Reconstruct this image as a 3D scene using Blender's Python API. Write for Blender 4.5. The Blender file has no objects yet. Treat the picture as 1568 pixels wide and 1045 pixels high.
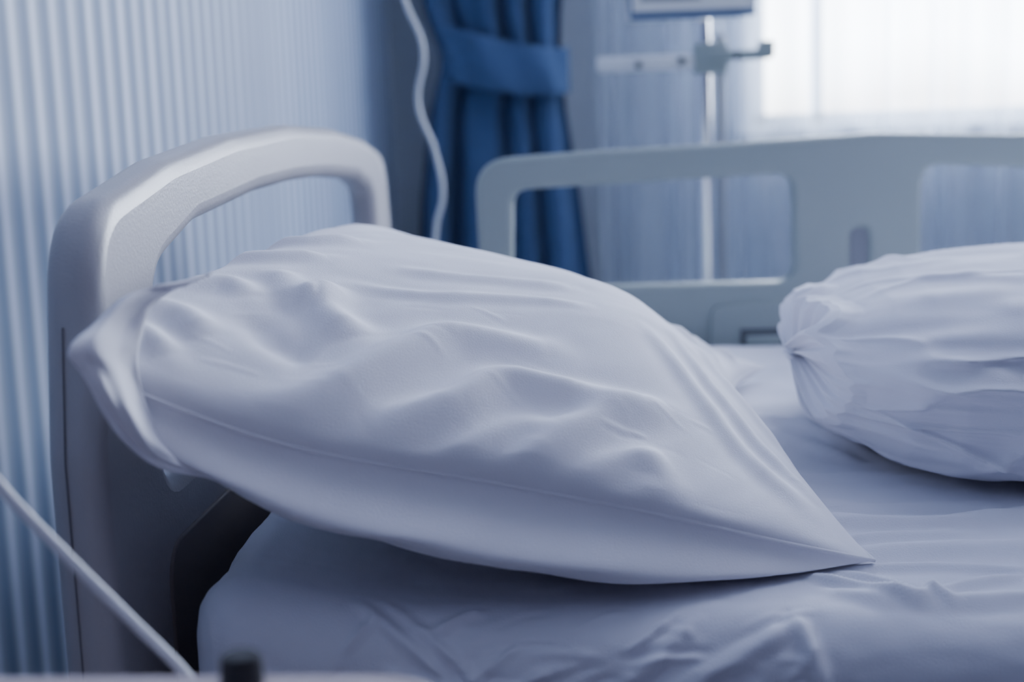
import bpy, bmesh, math, random
import numpy as np
from mathutils import Matrix, Vector, noise
random.seed(4)
SC=bpy.context.scene
COL=SC.collection

# ---------------------------------------------------------------- helpers
def link(o,parent=None):
    COL.objects.link(o)
    if parent: o.parent=parent
    return o
def empty(name,loc=(0,0,0)):
    o=bpy.data.objects.new(name,None); o.empty_display_size=.05
    return link(o)
def mesh(name,verts,faces,mat,parent=None,smooth=True):
    me=bpy.data.meshes.new(name)
    me.from_pydata([tuple(v) for v in verts],[],faces); me.update()
    if smooth:
        for p in me.polygons: p.use_smooth=True
    if mat: me.materials.append(mat)
    return link(bpy.data.objects.new(name,me),parent)
def from_bm(name,bm,mat,parent=None,smooth=False):
    me=bpy.data.meshes.new(name); bm.to_mesh(me); bm.free()
    if smooth:
        for p in me.polygons: p.use_smooth=True
    me.materials.append(mat)
    return link(bpy.data.objects.new(name,me),parent)
def box(name,lo,hi,mat,parent=None,bev=0.0,seg=3):
    bm=bmesh.new(); bmesh.ops.create_cube(bm,size=1)
    for v in bm.verts:
        v.co=Vector([lo[i]+(v.co[i]+.5)*(hi[i]-lo[i]) for i in range(3)])
    if bev>0: bmesh.ops.bevel(bm,geom=bm.edges[:],offset=bev,segments=seg,profile=.5,affect='EDGES')
    return from_bm(name,bm,mat,parent,bev>0)
def tube(name,pts,r,mat,parent=None,res=10,smoothpts=True):
    cu=bpy.data.curves.new(name,'CURVE'); cu.dimensions='3D'
    if smoothpts:
        sp=cu.splines.new('BEZIER'); sp.bezier_points.add(len(pts)-1)
        for b,p in zip(sp.bezier_points,pts):
            b.co=p; b.handle_left_type=b.handle_right_type='AUTO'
        sp.resolution_u=12
    else:
        sp=cu.splines.new('POLY'); sp.points.add(len(pts)-1)
        for b,p in zip(sp.points,pts): b.co=(*p,1)
    cu.bevel_depth=r; cu.bevel_resolution=res//2; cu.use_fill_caps=True
    o=bpy.data.objects.new(name,cu)
    return tomesh(o,name,mat,parent)
def tomesh(o,name,mat,parent=None,matrix=None):
    COL.objects.link(o)
    dg=bpy.context.evaluated_depsgraph_get(); dg.update()
    me=bpy.data.meshes.new_from_object(o.evaluated_get(dg))
    cu=o.data; bpy.data.objects.remove(o); bpy.data.curves.remove(cu)
    me.name=name
    if matrix: me.transform(matrix)
    me.materials.clear(); me.materials.append(mat)
    for p in me.polygons: p.use_smooth=True
    return link(bpy.data.objects.new(name,me),parent)
def fillet(pts,n=8):
    out=[]; N=len(pts)
    for i,(x,y,r) in enumerate(pts):
        p=Vector((x,y)); a=Vector(pts[i-1][:2]); b=Vector(pts[(i+1)%N][:2])
        if r<=0: out.append((x,y)); continue
        da=(a-p); db=(b-p); la=da.length; lb=db.length; da/=la; db/=lb
        ang=math.acos(max(-1,min(1,da.dot(db))))
        t=min(r/math.tan(ang/2),la*.49,lb*.49)
        p0=p+da*t; p1=p+db*t
        for k in range(n+1):
            s=k/n
            q=p0*(1-s)**2+p*2*s*(1-s)+p1*s*s
            out.append((q.x,q.y))
    return out
def slab(name,loops,thick,bev,M,mat,parent=None):
    cu=bpy.data.curves.new(name,'CURVE'); cu.dimensions='2D'; cu.fill_mode='BOTH'
    for L in loops:
        sp=cu.splines.new('POLY'); sp.points.add(len(L)-1); sp.use_cyclic_u=True
        for b,p in zip(sp.points,L): b.co=(p[0],p[1],0,1)
    cu.extrude=thick/2-bev; cu.bevel_depth=bev; cu.offset=-bev; cu.bevel_resolution=4
    o=tomesh(bpy.data.objects.new(name,cu),name,mat,parent,M)
    md=o.modifiers.new("wn",'WEIGHTED_NORMAL'); md.keep_sharp=False
    return o
def grid(name,fn,nu,nv,mat,parent=None,closeu=False):
    vs=[]; fs=[]
    for i in range(nu+1 if not closeu else nu):
        for j in range(nv+1):
            vs.append(fn(i/nu,j/nv))
    W=nv+1; NU=nu
    for i in range(NU):
        i2=(i+1)%nu if closeu else i+1
        for j in range(nv):
            fs.append((i*W+j,i2*W+j,i2*W+j+1,i*W+j+1))
    return mesh(name,vs,fs,mat,parent)
def fbm(x,y,z,o=4):
    return noise.fractal(Vector((x,y,z)),1.0,2.0,o)
def lerp_table(x,T):
    xs=[t[0] for t in T]
    return [float(np.interp(x,xs,[t[k] for t in T])) for k in range(1,len(T[0]))]

# ---------------------------------------------------------------- materials
def mat(name,col,rough=.6,metal=0,sheen=0,noise_amt=.06,noise_scale=8,bump=0,bump_scale=200,spec=.5,coat=0,crease=0):
    m=bpy.data.materials.new(name); m.use_nodes=True; nt=m.node_tree
    b=nt.nodes["Principled BSDF"]
    tc=nt.nodes.new("ShaderNodeTexCoord")
    n=nt.nodes.new("ShaderNodeTexNoise"); n.inputs["Scale"].default_value=noise_scale; n.inputs["Detail"].default_value=4
    nt.links.new(tc.outputs["Object"],n.inputs["Vector"])
    r=nt.nodes.new("ShaderNodeMix"); r.data_type='RGBA'
    r.inputs["A"].default_value=(*[c*(1-noise_amt) for c in col],1)
    r.inputs["B"].default_value=(*[min(1,c*(1+noise_amt)) for c in col],1)
    nt.links.new(n.outputs["Fac"],r.inputs["Factor"])
    nt.links.new(r.outputs["Result"],b.inputs["Base Color"])
    b.inputs["Roughness"].default_value=rough; b.inputs["Metallic"].default_value=metal
    b.inputs["Specular IOR Level"].default_value=spec
    if sheen: b.inputs["Sheen Weight"].default_value=sheen
    if coat: b.inputs["Coat Weight"].default_value=coat
    last=None
    if crease:
        n3=nt.nodes.new("ShaderNodeTexNoise"); n3.noise_type='RIDGED_MULTIFRACTAL'
        n3.inputs["Scale"].default_value=13; n3.inputs["Detail"].default_value=3; n3.inputs["Distortion"].default_value=.9
        mp=nt.nodes.new("ShaderNodeMapping"); mp.inputs["Rotation"].default_value=(0,0,.7); mp.inputs["Scale"].default_value=(1.6,.7,1)
        nt.links.new(tc.outputs["Object"],mp.inputs["Vector"]); nt.links.new(mp.outputs["Vector"],n3.inputs["Vector"])
        b3=nt.nodes.new("ShaderNodeBump"); b3.inputs["Strength"].default_value=crease; b3.inputs["Distance"].default_value=.004
        nt.links.new(n3.outputs["Fac"],b3.inputs["Height"]); last=b3
    if bump:
        n2=nt.nodes.new("ShaderNodeTexNoise"); n2.inputs["Scale"].default_value=bump_scale; n2.inputs["Detail"].default_value=3
        nt.links.new(tc.outputs["Object"],n2.inputs["Vector"])
        bp=nt.nodes.new("ShaderNodeBump"); bp.inputs["Strength"].default_value=bump; bp.inputs["Distance"].default_value=.001
        nt.links.new(n2.outputs["Fac"],bp.inputs["Height"])
        if last: nt.links.new(last.outputs["Normal"],bp.inputs["Normal"])
        last=bp
    if last: nt.links.new(last.outputs["Normal"],b.inputs["Normal"])
    return m
M_linen=mat("white_cotton",(.81,.80,.86),1.0,noise_amt=.02,bump=.3,bump_scale=900,spec=.05,crease=.18)
M_sheet=mat("white_sheet",(.74,.74,.82),1.0,noise_amt=.02,bump=.3,bump_scale=800,spec=.05,crease=.30)
M_duvet=mat("duvet_cotton",(.76,.76,.84),1.0,noise_amt=.02,bump=.3,bump_scale=800,spec=.05,crease=.2)
M_head=mat("grey_moulded_plastic",(.44,.42,.44),.32,noise_amt=.03,bump=.25,bump_scale=500,spec=.5)
M_hpanel=mat("shaded_panel_plastic",(.20,.17,.17),.5,noise_amt=.03)  # darkened colour stands for the shadow on the lower headboard
M_line=mat("parting_line_grey",(.16,.15,.17),.6)
M_rail=mat("grey_green_plastic",(.32,.37,.37),.45,noise_amt=.03,spec=.4)
M_dark=mat("recess_shade_plastic",(.10,.11,.13),.6)  # dark colour stands in for the shade of the latch recess
M_steel=mat("chromed_steel",(.75,.76,.8),.2,metal=1,noise_amt=.02)
M_frame=mat("painted_steel_frame",(.22,.23,.27),.5)
M_rubber=mat("black_rubber",(.01,.01,.015),.5)
M_cable=mat("white_cable_pvc",(.62,.64,.68),.5)
M_tube=mat("translucent_tube_pvc",(.6,.6,.64),.35)
M_blue=mat("blue_curtain_cloth",(.052,.092,.19),.9,sheen=.1,noise_amt=.12,noise_scale=30,spec=.1)
M_band=mat("blue_tieback_cloth",(.060,.105,.21),.85,sheen=.1,noise_amt=.08,spec=.1)
M_table=mat("beige_laminate",(.42,.36,.38),.5)
M_wall=mat("pale_painted_wall",(.42,.46,.53),.85,noise_amt=.03)
M_ceil=mat("white_ceiling_paint",(.7,.72,.78),.9,noise_amt=.02)
M_floor=mat("grey_vinyl_floor",(.22,.24,.28),.4,noise_amt=.12,noise_scale=20)
M_white=mat("white_window_frame",(.75,.78,.82),.5)
M_paper=mat("paper_sheet",(.7,.72,.74),.8)
M_board=mat("clipboard_blue",(.10,.16,.30),.5)

def stripes_mat():
    m=bpy.data.materials.new("striped_wallpaper"); m.use_nodes=True; nt=m.node_tree; b=nt.nodes["Principled BSDF"]
    tc=nt.nodes.new("ShaderNodeTexCoord"); sx=nt.nodes.new("ShaderNodeSeparateXYZ"); nt.links.new(tc.outputs["Object"],sx.inputs[0])
    def mth(op,a,bv=None):
        n=nt.nodes.new("ShaderNodeMath"); n.operation=op
        for k,v in enumerate((a,bv)):
            if v is None: continue
            if isinstance(v,(int,float)): n.inputs[k].default_value=v
            else: nt.links.new(v,n.inputs[k])
        return n.outputs[0]
    y=sx.outputs["Y"]
    P=.046
    s1=mth('SINE',mth('MULTIPLY',y,2*math.pi/P))
    s2=mth('SINE',mth('ADD',mth('MULTIPLY',y,2*math.pi/P*2),.8))
    a=mth('MULTIPLY',mth('ADD',s1,1),.5); a=mth('POWER',a,2.6)
    wn=nt.nodes.new("ShaderNodeTexWhiteNoise"); wn.noise_dimensions='1D'
    nt.links.new(mth('FLOOR',mth('ADD',mth('DIVIDE',y,P),.25)),wn.inputs["W"])
    tone=mth('ADD',mth('MULTIPLY',wn.outputs["Value"],.35),.65)
    f=mth('ADD',mth('MULTIPLY',mth('MULTIPLY',a,tone),.88),mth('MULTIPLY',mth('ADD',s2,1),.06))
    r=nt.nodes.new("ShaderNodeMix"); r.data_type='RGBA'
    r.inputs["A"].default_value=(.135,.19,.29,1); r.inputs["B"].default_value=(.58,.63,.77,1)
    nt.links.new(f,r.inputs["Factor"]); nt.links.new(r.outputs["Result"],b.inputs["Base Color"])
    rr=mth('SUBTRACT',.62,mth('MULTIPLY',a,.2)); nt.links.new(rr,b.inputs["Roughness"])
    return m
M_stripe=stripes_mat()
def sheer_mat():
    m=bpy.data.materials.new("sheer_voile"); m.use_nodes=True; nt=m.node_tree; nt.nodes.clear()
    o=nt.nodes.new("ShaderNodeOutputMaterial"); tr=nt.nodes.new("ShaderNodeBsdfTransparent"); tl=nt.nodes.new("ShaderNodeBsdfTranslucent")
    df=nt.nodes.new("ShaderNodeBsdfDiffuse"); m1=nt.nodes.new("ShaderNodeMixShader"); m2=nt.nodes.new("ShaderNodeMixShader")
    tl.inputs[0].default_value=(.8,.86,.95,1); df.inputs[0].default_value=(.66,.74,.86,1)
    m1.inputs[0].default_value=.5; nt.links.new(tl.outputs[0],m1.inputs[1]); nt.links.new(df.outputs[0],m1.inputs[2])
    lw=nt.nodes.new("ShaderNodeLayerWeight"); lw.inputs["Blend"].default_value=.35
    mr=nt.nodes.new("ShaderNodeMapRange"); mr.inputs["To Min"].default_value=.32; mr.inputs["To Max"].default_value=.85
    nt.links.new(lw.outputs["Facing"],mr.inputs["Value"]); nt.links.new(mr.outputs["Result"],m2.inputs[0])
    nt.links.new(tr.outputs[0],m2.inputs[1]); nt.links.new(m1.outputs[0],m2.inputs[2]); nt.links.new(m2.outputs[0],o.inputs[0])
    return m
M_sheer=sheer_mat()
def exterior_mat():
    m=bpy.data.materials.new("overcast_exterior"); m.use_nodes=True; nt=m.node_tree; nt.nodes.clear()
    o=nt.nodes.new("ShaderNodeOutputMaterial"); e=nt.nodes.new("ShaderNodeEmission")
    tc=nt.nodes.new("ShaderNodeTexCoord"); sx=nt.nodes.new("ShaderNodeSeparateXYZ"); nt.links.new(tc.outputs["Object"],sx.inputs[0])
    n=nt.nodes.new("ShaderNodeTexNoise"); n.inputs["Scale"].default_value=1.3; n.inputs["Detail"].default_value=1
    nt.links.new(tc.outputs["Object"],n.inputs["Vector"])
    ad=nt.nodes.new("ShaderNodeMath"); ad.operation='MULTIPLY_ADD'; ad.inputs[1].default_value=.5
    nt.links.new(n.outputs["Fac"],ad.inputs[0]); nt.links.new(sx.outputs["Z"],ad.inputs[2])
    cr=nt.nodes.new("ShaderNodeMapRange"); cr.inputs["From Min"].default_value=1.08; cr.inputs["From Max"].default_value=1.28
    nt.links.new(ad.outputs[0],cr.inputs["Value"])
    mx=nt.nodes.new("ShaderNodeMix"); mx.data_type='RGBA'
    mx.inputs["A"].default_value=(.46,.45,.46,1); mx.inputs["B"].default_value=(.86,.93,1,1)
    nt.links.new(cr.outputs["Result"],mx.inputs["Factor"]); nt.links.new(mx.outputs["Result"],e.inputs["Color"])
    e.inputs["Strength"].default_value=14
    nt.links.new(e.outputs[0],o.inputs[0]); return m
M_ext=exterior_mat()

# ---------------------------------------------------------------- room
WX=-.22; FY=2.5; CZ=2.7; RX=4.2; NY=-2.6
box("floor",(WX-.1,NY,-.1),(RX,FY+.1,0),M_floor)
box("ceiling",(WX-.1,NY,CZ),(RX,FY+.1,CZ+.1),M_ceil)
box("wall_left",(WX-.1,NY,0),(WX,FY+.1,CZ),M_stripe)
wb=empty("wall_back")
W0,W1,Z0,Z1=.605,2.9,.838,2.35
box("wall_back_lower",(WX,FY,0),(RX,FY+.1,Z0),M_wall,wb)
box("wall_back_upper",(WX,FY,Z1),(RX,FY+.1,CZ),M_wall,wb)
box("wall_back_left",(WX,FY,Z0),(W0,FY+.1,Z1),M_wall,wb)
box("wall_back_right",(W1,FY,Z0),(RX,FY+.1,Z1),M_wall,wb)
wn=empty("window_1")
box("frame_bottom",(W0,FY+.02,Z0),(W1,FY+.08,Z0+.022),M_white,wn)
box("frame_top",(W0,FY+.02,Z1-.04),(W1,FY+.08,Z1),M_white,wn)
for i,x in enumerate((W0,.735,1.4,2.1,W1-.04)):
    box("mullion_%d"%i,(x,FY+.02,Z0),(x+(.024 if i<2 else .05),FY+.08,Z1),M_white,wn)
box("sill",(W0-.05,FY-.03,Z0-.03),(W1+.05,FY+.02,Z0),M_white,wn,.005)
mesh("exterior_view",[(-1.5,4.2,-.6),(7,4.2,-.6),(7,4.2,5),(-1.5,4.2,5)],[(0,1,2,3)],M_ext,wn,False)
box("trim_1",(WX,FY-.015,0),(RX,FY,.08),M_white)
box("trim_2",(WX,NY,0),(WX+.012,FY,.08),M_white)

def sheer(u,v):
    x=.24+u*2.9; z=.06+v*2.5
    ph=x*2*math.pi/.095+1.6*math.sin(x*5.1)+.6*math.sin(x*13)
    y=2.43+.022*math.sin(ph)+.008*math.sin(ph*.37+z*1.5)
    return (x+.01*math.cos(ph*.7),y,z)
grid("sheer_curtain",sheer,520,10,M_sheer)
tube("curtain_rail",[(WX+.01,2.4,2.58),(1.5,2.4,2.58),(3.3,2.4,2.58)],.012,M_white)

bc=empty("blue_curtain")
T=[(.0,-.17,.25),(.45,-.165,.245),(.7,-.145,.22),(.88,-.12,.195),(1.0,-.085,.185),(1.1,-.12,.19),(1.3,-.15,.22),(2.58,-.17,.30)]
def bcurt(u,v):
    z=.04+v*2.53
    l,r=lerp_table(z,T)
    ph=u*2*math.pi*4.5+.9*math.sin(u*9)+.5*math.sin(z*1.7+u*4)
    amp=.034 if z<.8 or z>1.25 else .026
    y=2.30+amp*math.sin(ph)+.012*math.sin(u*31+z*2)
    return (l+(r-l)*u+.008*math.cos(ph),y,z)
grid("drape",bcurt,220,90,M_blue,bc)
def band(u,v):
    a=u*math.pi
    c=-math.cos(a)
    x=.058+.138*c
    y=2.30-.06*math.sin(a)
    zc=1.000-.028*c-.02*math.sin(a)
    h=.108-.012*c
    return (x,y-.006*math.sin(v*math.pi)+.004*math.sin(u*22+v*3),zc+(v-.5)*h)
o=grid("tieback",band,60,12,M_band,bc)
o.modifiers.new("s",'SOLIDIFY').thickness=.004

# ---------------------------------------------------------------- bed
bed=empty("hospital_bed")
MH=Matrix(((0,0,1,-.0155),(1,0,0,0),(0,1,0,0),(0,0,0,1)))
hb_out=fillet([(-.032,.25,.02),(-.030,.70,.1),(-.006,.838,.06),(.14,.862,.2),(.30,.875,.3),(.5,.881,.5),(.70,.875,.3),(.88,.860,.2),(1.012,.838,.06),(1.045,.70,.1),(1.048,.25,.02)])
hb_in=fillet([(.080,.66,.03),(.084,.792,.045),(.19,.817,.1),(.37,.828,.3),(.5,.830,.3),(.64,.828,.3),(.82,.817,.1),(.922,.795,.045),(.926,.66,.03)])
slab("headboard",[hb_out,hb_in],.033,.0125,MH,M_head,bed)
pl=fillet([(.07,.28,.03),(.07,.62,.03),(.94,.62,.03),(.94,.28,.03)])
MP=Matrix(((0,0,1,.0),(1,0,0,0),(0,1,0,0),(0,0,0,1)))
slab("headboard_shade_panel",[pl],.006,.002,MP,M_hpanel,bed)  # dark slab laid where the headboard lies in shadow
tube("headboard_parting_line",[(-.019,-.0320,.26),(-.019,-.0305,.70),(-.019,-.018,.775)],.0005,M_line,bed,smoothpts=False)

MR=Matrix(((1,0,0,0),(0,0,-1,.985),(0,1,0,0),(0,0,0,1)))
r_out=fillet([(.135,.50,.02),(.118,.70,.05),(.116,.828,.045),(.256,.8345,.2),(.414,.8385,.3),(.60,.8455,.3),(.76,.8385,.3),(.92,.8345,.2),(1.055,.826,.045),(1.053,.70,.05),(1.03,.50,.02)])
r_o1=fillet([(.158,.668,.02),(.163,.790,.022),(.334,.795,.2),(.502,.800,.022),(.504,.668,.022)])
r_o2=fillet([(.656,.668,.022),(.656,.806,.025),(.80,.797,.2),(1.01,.788,.022),(1.012,.668,.02)])
r_sl=fillet([(.572,.655,.009),(.572,.731,.009),(.593,.731,.009),(.593,.655,.009)])
slab("side_rail",[r_out,r_o1,r_o2,r_sl],.032,.008,MR,M_rail,bed)
box("rail_slot_back",(.568,.975,.65),(.597,.992,.736),M_frame,bed)
gp=fillet([(.398,.555,.01),(.402,.640,.014),(.46,.646,.05),(.75,.646,.05),(.76,.555,.01)])
MG=Matrix(((1,0,0,0),(0,0,-1,.968),(0,1,0,0),(0,0,0,1)))
slab("rail_grip_panel",[gp],.010,.004,MG,M_rail,bed)
box("rail_latch_shade",(.438,.9585,.592),(.492,.966,.612),M_dark,bed,.002)  # raised dark block, recess shade put into its colour
box("rail_latch",(.444,.955,.590),(.487,.964,.604),M_rail,bed,.003)
for i,x in enumerate((.35,.85)):
    box("rail_support_%d"%i,(x,.95,.33),(x+.05,.985,.55),M_frame,bed,.004)
box("bed_deck",(.03,.0,.40),(2.02,.93,.438),M_frame,bed,.005)
box("frame_beam_a",(-.0,.08,.32),(2.05,.13,.40),M_frame,bed,.005)
box("frame_beam_b",(-.0,.80,.32),(2.05,.85,.40),M_frame,bed,.005)
for i,(x,y) in enumerate(((.18,.105),(.18,.825),(1.85,.105),(1.85,.825))):
    tube("leg_%d"%i,[(x,y,.33),(x,y,.12)],.02,M_frame,bed,smoothpts=False)
    bm=bmesh.new(); bmesh.ops.create_cone(bm,cap_ends=True,segments=28,radius1=.06,radius2=.06,depth=.03,matrix=Matrix.Translation((x,y,.06))@Matrix.Rotation(math.pi/2,4,'X'))
    from_bm("caster_%d"%i,bm,M_rubber,bed)
    box("caster_fork_%d"%i,(x-.02,y-.025,.06),(x+.02,y+.025,.13),M_frame,bed,.004)
MF=Matrix(((0,0,1,2.08),(1,0,0,0),(0,1,0,0),(0,0,0,1)))
slab("footboard",[hb_out,hb_in],.046,.013,MF,M_head,bed)

# ---------------------------------------------------------------- cloth helpers
def segdist(P,poly):
    P=np.asarray(P); best=np.full(len(P),1e9); par=np.zeros(len(P)); n=len(poly)-1
    for i in range(n):
        a=np.array(poly[i]); b=np.array(poly[i+1]); ab=b-a
        t=np.clip(((P-a)@ab)/(ab@ab),0,1)
        d=np.linalg.norm(P-(a+t[:,None]*ab),axis=1)
        m=d<best; best[m]=d[m]; par[m]=(i+t[m])/n
    return best,par
def ridges(P,R):
    h=np.zeros(len(P))
    for poly,w,a in R:
        A=np.array(poly); lo=A.min(0)-5*w; hi=A.max(0)+5*w
        sel=np.where(np.all((P>lo)&(P<hi),axis=1))[0]
        if len(sel)==0: continue
        d,p=segdist(P[sel],poly)
        fade=np.clip(np.sin(np.pi*np.clip(p*.9+.05,0,1))*1.4,0,1)
        h[sel]+=a*fade*(1-.5*(d/w)**2)*np.exp(-d*d/(2*w*w))
    return h
def smooth_poly(p,n=6):
    out=[]; N=len(p)
    for i in range(N-1):
        p0=np.array(p[max(i-1,0)],float);p1=np.array(p[i],float);p2=np.array(p[i+1],float);p3=np.array(p[min(i+2,N-1)],float)
        for k in range(n):
            t=k/n
            out.append(.5*((2*p1)+(p2-p0)*t+(2*p0-5*p1+4*p2-p3)*t*t+(3*p1-p0-3*p2+p3)*t**3))
    out.append(np.array(p[-1],float)); return out

# ---------------------------------------------------------------- mattress
def head_bump(x): return .028*np.exp(-(x/.13)**2)
def mattress():
    lo=np.array((.036,-.024,.44)); hi=np.array((2.03,.94,.600)); c=(lo+hi)/2; h=(hi-lo)/2; r=.034
    xs=np.concatenate([np.linspace(0,.30,330)[:-1],np.linspace(.30,1,110)])*2-1
    ys=np.concatenate([np.linspace(0,.2,90)[:-1],np.linspace(.2,1,90)])*2-1
    zs=np.concatenate([np.linspace(-1,.3,12)[:-1],np.linspace(.3,1,45)])
    bm=bmesh.new()
    def face(A,B,f):
        V=[[bm.verts.new(f(a,b)) for b in B] for a in A]
        for i in range(len(A)-1):
            for j in range(len(B)-1):
                bm.faces.new((V[i][j],V[i+1][j],V[i+1][j+1],V[i][j+1]))
    face(xs,ys,lambda a,b:(a*h[0],b*h[1],h[2]))
    face(xs,[-1,1],lambda a,b:(a*h[0],-b*h[1],-h[2]))
    face(xs,zs,lambda a,b:(a*h[0],-h[1],b*h[2]))
    face(xs,zs,lambda a,b:(-a*h[0],h[1],b*h[2]))
    face(ys,zs,lambda a,b:(-h[0],-a*h[1],b*h[2]))
    face(ys,zs,lambda a,b:(h[0],a*h[1],b*h[2]))
    bmesh.ops.remove_doubles(bm,verts=bm.verts,dist=1e-4)
    hi2=h-r
    N=[];P=[]
    for v in bm.verts:
        p=np.array(v.co); q=np.clip(p,-hi2,hi2); d=p-q; L=np.linalg.norm(d)
        n=d/L if L>1e-9 else np.array((0,0,1.))
        P.append(q+n*r+c); N.append(n)
    P=np.array(P);N=np.array(N)
    R=[]
    zc=.600-r; yc=-.024+r
    def ys_(z):
        return -.024 if z<=zc else yc-math.sqrt(max(0,r*r-(z-zc)**2))
    def rr(p,w,a): R.append((smooth_poly(p),w,a))
    def rs(p,w,a): rr([(x,ys_(z),z) for x,z in p],w,a)
    rs([(.135,.598),(.165,.585),(.19,.565),(.215,.54)],.004,.004)
    rs([(.15,.599),(.19,.580),(.215,.555),(.235,.53)],.0035,.004)
    rs([(.17,.560),(.20,.567),(.235,.59)],.003,.003)
    rs([(.18,.552),(.215,.560),(.25,.575)],.003,.003)
    rs([(.29,.550),(.34,.575),(.385,.594)],.005,.0055)
    rs([(.385,.597),(.395,.575),(.405,.54)],.005,.0045)
    rs([(.25,.545),(.30,.575),(.33,.597)],.004,.003)
    rs([(.045,.59),(.05,.57),(.048,.54)],.004,.003)
    for k in range(75):
        x=random.uniform(.10,.38); z=random.uniform(.545,.596); a=random.uniform(-.3,1.2); L=random.uniform(.014,.045)
        z2=min(z+L*math.sin(a)*.7,.599)
        rs([(x,z),(x+L*.5*math.cos(a)+.002,(z+z2)/2+.002),(x+L*math.cos(a),z2)],random.uniform(.0018,.0032),random.uniform(-.0016,.0026))
    rr([(.40,.055,.6),(.43,.03,.6),(.455,.01,.599)],.004,.006)
    rr([(.42,.06,.6),(.455,.035,.6),(.475,.01,.6)],.004,.005)
    rr([(.455,.01,.6),(.48,.035,.6),(.53,.06,.6)],.005,.005)
    rr([(.41,.03,.6),(.45,.014,.6),(.53,.018,.6),(.7,.02,.6)],.008,.006)
    rr([(.42,.10,.6),(.52,.11,.6),(.7,.10,.6)],.012,.007)
    rr([(.43,.13,.6),(.47,.145,.6),(.52,.15,.6)],.006,.004)
    rr([(.42,.07,.6),(.48,.075,.6),(.56,.065,.6)],.005,.004)
    rr([(.40,.18,.6),(.50,.17,.6),(.62,.20,.6)],.010,.007)
    rr([(.41,.23,.6),(.46,.215,.6),(.55,.22,.6)],.006,.004)
    rr([(.40,.30,.6),(.46,.29,.6),(.60,.27,.6)],.006,.005)
    rr([(.41,.34,.6),(.45,.33,.6),(.60,.315,.6)],.004,.004)
    rr([(.41,.45,.6),(.44,.40,.6),(.48,.34,.6)],.007,.006)
    rr([(.41,.52,.6),(.45,.47,.6),(.49,.38,.6)],.007,.006)
    disp=ridges(P,R)
    for i in range(len(P)):
        x,y,z=P[i]
        disp[i]+=.0026*fbm(x*7,y*11,z*10,3)+.0007*fbm(x*30,y*45,z*60,2)
    P=P+N*disp[:,None]
    P[:,2]+=head_bump(P[:,0])*np.clip((P[:,2]-.5)/.08,0,1)
    for v,p in zip(bm.verts,P): v.co=p
    bmesh.ops.recalc_face_normals(bm,faces=bm.faces[:])
    return from_bm("mattress",bm,M_sheet,None,True)
mattress()

# ---------------------------------------------------------------- pillow
A0=(.026,-.100,.768)
NE=smooth_poly([A0,(.040,-.072,.748),(.11,-.034,.709),(.215,.000,.678),(.306,.020,.653),(.385,.050,.625),(.442,.072,.606)],10)
FE=smooth_poly([(.025,.607,.778),(.12,.585,.735),(.25,.60,.675),(.34,.62,.64),(.440,.680,.617)],10)
LE=smooth_poly([A0,(.024,-.03,.772),(.03,.15,.766),(.03,.35,.762),(.03,.52,.766),(.025,.607,.778)],10)
RE=smooth_poly([(.442,.072,.606),(.418,.18,.612),(.392,.34,.616),(.385,.47,.617),(.402,.60,.616),(.440,.680,.617)],10)
def sampler(poly):
    A=np.array(poly); d=np.r_[0,np.cumsum(np.linalg.norm(np.diff(A,axis=0),axis=1))]; d/=d[-1]
    return lambda t: np.stack([np.interp(t,d,A[:,k]) for k in range(3)],-1)
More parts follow.
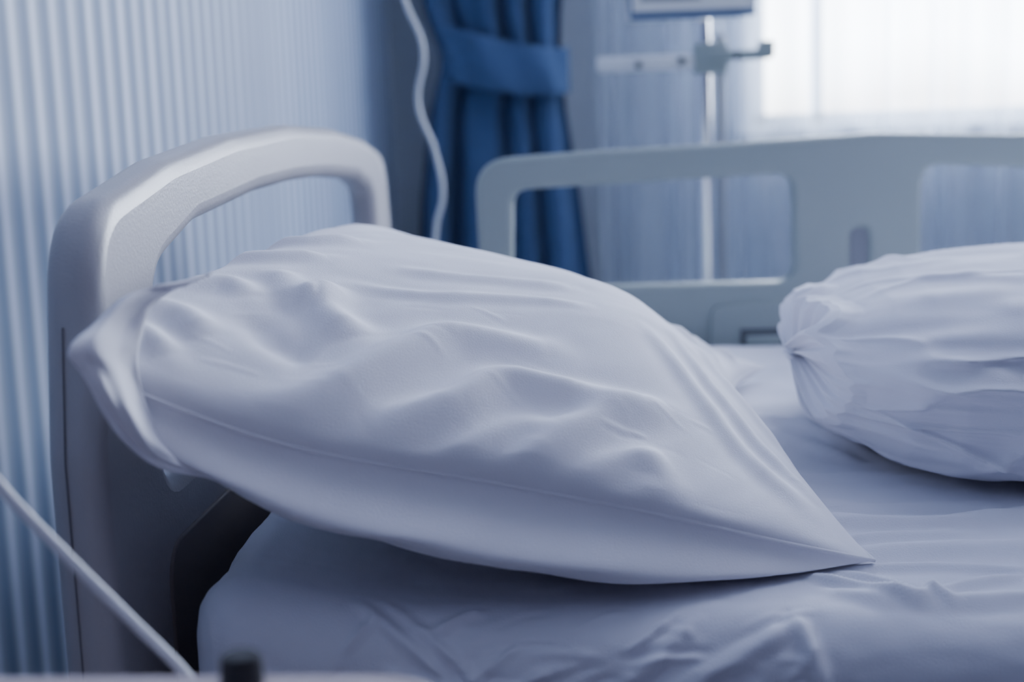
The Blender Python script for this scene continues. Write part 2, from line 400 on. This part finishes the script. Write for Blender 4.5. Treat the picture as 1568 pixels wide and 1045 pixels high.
def pillow():
    par=empty("pillow")
    n1,n2=260,340
    s=.5-.5*np.cos(np.linspace(0,math.pi,n1)); s=.5*s+.5*np.linspace(0,1,n1)
    t=np.linspace(0,1,n2)**1.4
    S,Tt=np.meshgrid(s,t,indexing='ij')
    fN,fF,fL,fR=map(sampler,(NE,FE,LE,RE))
    N_,F_,L_,R_=fN(s)[:,None],fF(s)[:,None],fL(t)[None],fR(t)[None]
    A,B,D,C_=fN(0.),fN(1.),fF(0.),fF(1.)
    s3,t3=S[...,None],Tt[...,None]
    Mid=(1-t3)*N_+t3*F_+(1-s3)*L_+s3*R_-((1-s3)*(1-t3)*A+s3*(1-t3)*B+(1-s3)*t3*D+s3*t3*C_)
    bx=.22-.17*S
    nrm=np.stack([bx,-.10*(1-Tt),np.full(S.shape,.95)],-1)
    nrm/=np.linalg.norm(nrm,axis=2,keepdims=True)
    ss=np.clip(np.sin(np.pi*S),0,1); st=np.clip(np.sin(np.pi*Tt),0,1)
    es=np.where(S<.5,.36,.42)
    et=.72-.34*np.exp(-S/.14)
    hT=.091*ss**es*st**et*(1+.16*np.exp(-((S-.72)/.18)**2)*np.clip(Tt/.3,0,1))
    hB=.085*ss**np.where(S<.5,.40,.55)*st**.34
    PT=np.stack([S.ravel()*.46,Tt.ravel()*.74],-1)
    R=[]
    def rr(p,w,a): R.append((smooth_poly([(q[0]*.46,q[1]*.74) for q in p]),w,a))
    rr([(.22,.015),(.30,.06),(.34,.10),(.38,.14),(.43,.18),(.56,.20)],.015,.010)
    rr([(.34,.03),(.44,.07),(.5,.12),(.58,.125),(.70,.14)],.013,.009)
    rr([(.51,.0),(.56,.04),(.61,.08),(.65,.11),(.74,.15)],.012,.008)
    rr([(.44,.0),(.47,.03),(.52,.06),(.57,.075)],.010,.004)
    rr([(.58,.0),(.62,.03),(.66,.05),(.72,.07)],.010,.004)
    rr([(.68,.01),(.71,.04),(.68,.07)],.012,.0035)
    rr([(.22,.24),(.24,.18),(.30,.14)],.015,.009)
    rr([(.15,.14),(.20,.11),(.26,.10)],.012,-.005)
    rr([(.14,.25),(.18,.20),(.22,.20)],.013,.005)
    rr([(.25,.26),(.38,.27),(.52,.31),(.62,.33)],.008,.0025)
    rr([(.30,.33),(.45,.36),(.6,.40)],.010,.003)
    rr([(.80,.40),(.84,.28),(.90,.17),(.95,.10)],.008,.005)
    rr([(.74,.33),(.80,.22),(.86,.13),(.93,.06)],.010,.005)
    rr([(.88,.52),(.90,.40),(.94,.28),(.98,.2)],.008,.005)
    rr([(.84,.70),(.90,.66),(.95,.60)],.008,.006)
    rr([(.86,.86),(.92,.80),(.97,.74)],.009,.007)
    rr([(.88,.95),(.94,.92),(.98,.9)],.008,.006)
    rr([(.03,.10),(.08,.10),(.13,.08)],.012,.006)
    rr([(.03,.03),(.06,.055),(.10,.04)],.009,.005)
    rr([(.03,.17),(.09,.19),(.14,.17)],.012,.005)
    rr([(.03,.30),(.10,.30),(.18,.33)],.012,.005)
    rr([(.05,.42),(.12,.40),(.2,.44)],.012,.005)
    rg_=random.Random(11)
    for (cs,ct,n) in ((.70,.12,7),(.42,.24,5),(.62,.06,4),(.30,.17,4),(.80,.10,4),(.52,.17,4),(.14,.09,4)):
        for k in range(n):
            a0=cs+rg_.gauss(0,.05); b0=max(.01,ct+rg_.gauss(0,.025)); an=rg_.uniform(-.5,.35); L=rg_.uniform(.03,.08)
            rr([(a0,b0),(a0+L*.5*math.cos(an),b0+L*.3*math.sin(an)+.002),(a0+L*math.cos(an),b0+L*.6*math.sin(an))],rg_.uniform(.0018,.003),rg_.uniform(-.0004,.0006))
    rg=ridges(PT,R).reshape(S.shape)
    nz=np.zeros(S.shape); nzB=np.zeros(S.shape)
    for i in range(n1):
        for j in range(n2):
            a=S[i,j]*.46; b=Tt[i,j]*.74
            w=.02*noise.noise(Vector((a*9,b*9,3)))
            k1=a*.75-b*.66+w; k2=a*.66+b*.75+w
            v=noise.noise(Vector((k1*20,k2*9,1.2)))
            v2=noise.noise(Vector((k1*55+3,k2*20,7.7)))
            nz[i,j]=.0028*v+.0006*v2
            nzB[i,j]=.004*noise.noise(Vector((a*22+b*20,b*10,9)))
    edge=np.clip(np.minimum(np.minimum(S,1-S)*.46,np.minimum(Tt,1-Tt)*.74)/.018,0,1)
    top=Mid+nrm*(hT+(rg+nz)*edge)[...,None]
    bot=Mid-nrm*(hB+nzB*edge)[...,None]
    dn=Tt*.74
    bulge=(1-np.exp(-dn/.012))*np.exp(-(dn/.10)**2)
    bot[...,1]-=.060*ss**.6*bulge
    top[...,1]-=.018*ss**.6*bulge
    z=bot[...,2]; zmin=.6035+head_bump(bot[...,0])
    zz=z-zmin; soft=.006
    new=zmin+np.where(zz>5*soft,zz,soft*np.log1p(np.exp(np.clip(zz/soft,-30,30))))
    bot[...,2]=np.where(zz<5*soft,new*edge+np.maximum(z,zmin+.001)*(1-edge),z)
    for P in (top,bot):
        m=P[...,1]>-.045
        P[...,0]=np.where(m,np.maximum(P[...,0],.007+.15*np.clip(0-P[...,0],0,.02)),P[...,0])
    verts=list(top.reshape(-1,3)); faces=[]
    idx=lambda i,j:i*n2+j
    bidx={}
    for i in range(n1):
        for j in range(n2):
            if i in(0,n1-1) or j in(0,n2-1): bidx[(i,j)]=idx(i,j)
            else: bidx[(i,j)]=len(verts); verts.append(bot[i,j])
    for i in range(n1-1):
        for j in range(n2-1):
            faces.append((idx(i,j),idx(i+1,j),idx(i+1,j+1),idx(i,j+1)))
            faces.append((bidx[i,j],bidx[i,j+1],bidx[i+1,j+1],bidx[i+1,j]))
    mesh("pillow_body",verts,faces,M_linen,par)
    loop=[Mid[i,0] for i in range(0,n1,3)]+[Mid[n1-1,j] for j in range(0,n2,3)]
    tube("seam_piping",[tuple(p) for p in loop],.0012,M_linen,par,res=6,smoothpts=False)
    inn=smooth_poly([(.075,-.040,.806),(.050,-.066,.793),(.042,-.074,.765),(.046,-.070,.735),(.056,-.058,.712),(.075,-.045,.700)],8)
    out=smooth_poly([(.068,-.052,.803),(.040,-.088,.799),(.031,-.134,.783),(.032,-.124,.764),(.040,-.094,.728),(.052,-.070,.704),(.078,-.052,.694)],8)
    fi,fo=sampler(inn),sampler(out)
    def flap(u,v):
        p=(1-u)*fi(v)+u*fo(v)
        e=math.sin(math.pi*min(1,u))
        sv=math.sin(math.pi*v)
        p=p+np.array((.35,-.9,.1))*(.010*e*sv+.004*math.sin(u*9+v*5)*sv*(1-.5*u)+.0045*noise.noise(Vector((u*4,v*8,1)))*sv)
        p=p+np.array((.3,-.6,.0))*.004*math.exp(-((v-.32-.25*u)/.06)**2)*sv
        p=p+np.array((0,0,1))*.006*noise.noise(Vector((u*2,v*5,7)))*u
        return tuple(p)
    f=grid("case_corner",flap,50,80,M_linen,par)
    f.modifiers.new("s",'SOLIDIFY').thickness=.0012
pillow()

# ---------------------------------------------------------------- rolled duvet
def duvet():
    par=empty("rolled_duvet")
    na,ns=340,270
    L=.95
    CP=[(0,0),(.0008,.25),(.002,.47),(.005,.60),(.012,.66),(.022,.69),(.034,.75),(.055,.85),(.085,.93),(.13,.98),(.2,1.0),(.95,1.0)]
    cx=np.array([c[0] for c in CP]); cy=np.array([c[1] for c in CP])
    def f(u,v):
        a=u*2*math.pi
        s=v**1.9
        x=s*L
        cap=float(np.interp(x,cx,cy))
        xe=(L-x); k2=min(xe/.12,1)
        if k2<1: cap*=(1-(1-k2)**2.3)**(1/2.3)
        ca,sa=math.cos(a),math.sin(a)
        ry=.236; rz=.072+.018*min(x/.35,1)
        # smooth superellipse through the polar radius (no flats at the quadrants)
        n_=2.7
        rad=1/((abs(ca)**n_+abs(sa)**n_)**(1/n_))
        py=ca*rad*ry; pz=sa*rad*rz
        near=math.exp(-x/.06)
        nA=noise.noise(Vector((ca*3.2,sa*3.2,x*6)))
        nB=noise.noise(Vector((ca*8+3,sa*8,x*12)))
        g=near*(.20*nA+.10*nB)
        g+=.05*noise.noise(Vector((ca*2.6,sa*2.6,x*5+2)))+.018*noise.noise(Vector((ca*6+x*9,sa*6-x*4,x*9)))
        k=min(x/.05,1)
        q=noise.noise(Vector((ca*2.4+x*4,sa*3-x*5,x*8+5)))
        g+=.035*math.exp(-(q/.10)**2)*k
        q=noise.noise(Vector((ca*1.8-x*4,sa*2+x*6,x*4+9)))
        g+=.030*math.exp(-(q/.08)**2)*k
        c=cap*(1+g)
        Y=.430+py*c; Z=.669+pz*c
        X=.444+x+(.022*nA+.010*nB)*max(0,1-x/.08)
        Z+=.014*near*max(0,sa)*(1-min(x/.03,1))
        zm=.604
        if Z<zm+.02:
            d=(Z-zm)/.004; Z=zm+.004*math.log1p(math.exp(max(-30,min(30,d))))
        return (X,Y,Z)
    grid("duvet_body",f,na,ns,M_duvet,par,closeu=True)
duvet()

# ---------------------------------------------------------------- iv stand
iv=empty("iv_stand")
tube("pole",[(.436,1.6,.14),(.436,1.6,1.35)],.0115,M_steel,iv,smoothpts=False)
tube("pole_thin",[(.463,1.6,.14),(.463,1.6,1.0)],.006,M_frame,iv,smoothpts=False)
tube("pole_upper",[(.436,1.6,1.3),(.436,1.6,2.0)],.008,M_steel,iv,smoothpts=False)
for k in range(5):
    a=k*2*math.pi/5+.3
    e=(.436+.24*math.cos(a),1.62+.24*math.sin(a),.07)
    tube("base_leg_%d"%k,[(.436,1.6,.14),((.436+e[0])/2,(1.6+e[1])/2,.115),e],.011,M_steel,iv)
    bm=bmesh.new(); bmesh.ops.create_cone(bm,cap_ends=True,segments=24,radius1=.032,radius2=.032,depth=.02,matrix=Matrix.Translation((e[0],e[1],.033))@Matrix.Rotation(math.pi/2,4,'X'))
    from_bm("base_wheel_%d"%k,bm,M_rubber,iv)
box("bracket_left",(.262,1.585,.944),(.43,1.603,.968),M_white,iv,.004)
box("bracket_right",(.44,1.575,.955),(.545,1.60,.972),M_rail,iv,.004)
box("bracket_tip",(.523,1.57,.958),(.548,1.6,.985),M_rail,iv,.003)
box("clamp",(.420,1.58,.935),(.475,1.615,.985),M_rail,iv,.004)
for i,(x,z) in enumerate(((.330,.953),(.400,.957),(.488,.962))):
    bm=bmesh.new(); bmesh.ops.create_uvsphere(bm,u_segments=14,v_segments=8,radius=.006,matrix=Matrix.Translation((x,1.578,z)))
    from_bm("screw_%d"%i,bm,M_rubber,iv,True)
for i,sx in enumerate((-1,1)):
    tube("hook_%d"%i,[(.436,1.6,1.98),(.436+sx*.06,1.6,2.0),(.436+sx*.10,1.6,1.98),(.436+sx*.11,1.6,2.02)],.004,M_steel,iv)
box("clipboard",(.318,1.565,1.024),(.518,1.572,1.33),M_board,iv,.002)
box("clipboard_paper",(.322,1.5595,1.036),(.514,1.5645,1.32),M_paper,iv)
box("clipboard_paper_lower",(.312,1.574,1.022),(.50,1.576,1.30),M_paper,iv)
for k in range(9):
    box("print_line_%d"%k,(.335+.07*(k%2),1.5585,1.052+k*.028),(.43+.06*(k%3)*.5,1.5594,1.060+k*.028),M_frame,iv)

# ---------------------------------------------------------------- cables
tube("power_cable",[(-.21,1.5,1.75),(-.12,1.5,1.5),(-.06,1.5,1.2),(-.036,1.5,1.065),(-.010,1.5,.988),(-.022,1.5,.902),(.001,1.5,.829),(.011,1.5,.756),(-.001,1.5,.709),(-.01,1.5,.5),(-.02,1.48,.2),(-.03,1.4,.008),(-.05,1.2,.006)],.0038,M_cable)
tube("infusion_tube",[(-.215,-.12,1.02),(-.10,-.17,.90),(-.02,-.195,.79),(.021,-.2,.733),(.047,-.2,.702),(.074,-.2,.672),(.101,-.205,.645),(.125,-.21,.61),(.135,-.21,.4),(.12,-.18,.10),(.05,-.16,.005)],.0026,M_tube)

# ---------------------------------------------------------------- bedside table
tb=empty("bedside_table")
top=fillet([(-.17,-.72,.03),(-.17,-.284,.03),(.228,-.284,.035),(.228,-.72,.03)])
MT=Matrix(((1,0,0,0),(0,1,0,0),(0,0,1,.670),(0,0,0,1)))
slab("table_top",[top],.024,.005,MT,M_table,tb)
box("cabinet",(-.15,-.70,.10),(.20,-.31,.656),M_table,tb,.006)
box("drawer_front",(-.14,-.708,.46),(.19,-.70,.64),M_white,tb,.002)
tube("drawer_handle",[(-.03,-.708,.55),(-.02,-.73,.55),(.07,-.73,.55),(.08,-.708,.55)],.005,M_steel,tb)
for i,(x,y) in enumerate(((-.13,-.68),(.18,-.68),(-.13,-.33),(.18,-.33))):
    tube("foot_%d"%i,[(x,y,.11),(x,y,0.0)],.015,M_frame,tb,smoothpts=False)
bm=bmesh.new()
bmesh.ops.create_cone(bm,cap_ends=True,segments=32,radius1=.0082,radius2=.0075,depth=.012,matrix=Matrix.Translation((.150,-.297,.688)))
bmesh.ops.bevel(bm,geom=[e for e in bm.edges if abs(e.verts[0].co.z-e.verts[1].co.z)<1e-6],offset=.001,segments=2,affect='EDGES')
from_bm("black_bottle_cap",bm,M_rubber,None)

# ---------------------------------------------------------------- lights
w=bpy.data.worlds.new("w"); SC.world=w; w.use_nodes=True
bg=w.node_tree.nodes["Background"]; bg.inputs[0].default_value=(.39,.41,.80,1); bg.inputs[1].default_value=.22
def area(name,loc,rot,sx,sy,power,col):
    l=bpy.data.lights.new(name,'AREA'); l.shape='RECTANGLE'; l.size=sx; l.size_y=sy; l.energy=power; l.color=col
    o=bpy.data.objects.new(name,l); o.location=loc; o.rotation_euler=rot; COL.objects.link(o); return o
area("window_daylight",(1.9,2.85,1.75),(math.radians(-90),0,0),3.0,2.2,335,(.71,.80,1.0))
area("overhead_fill",(1.4,.8,2.65),(0,0,0),1.6,1.0,12,(.66,.71,1.0))  # unseen soft fill, added to brighten upward-facing surfaces

# ---------------------------------------------------------------- camera
cam=bpy.data.cameras.new("camera"); co=bpy.data.objects.new("camera",cam); COL.objects.link(co)
R=Matrix.Rotation(math.radians(4.4),4,'Z')@Matrix.Rotation(math.radians(90-9.15),4,'X')@Matrix.Rotation(math.radians(-2),4,'Z')
co.matrix_world=Matrix.Translation((.29,-.78,.885))@R
cam.lens=50; cam.sensor_width=36; cam.clip_start=.02
cam.dof.use_dof=True; cam.dof.focus_distance=.93; cam.dof.aperture_fstop=4.5
SC.camera=co
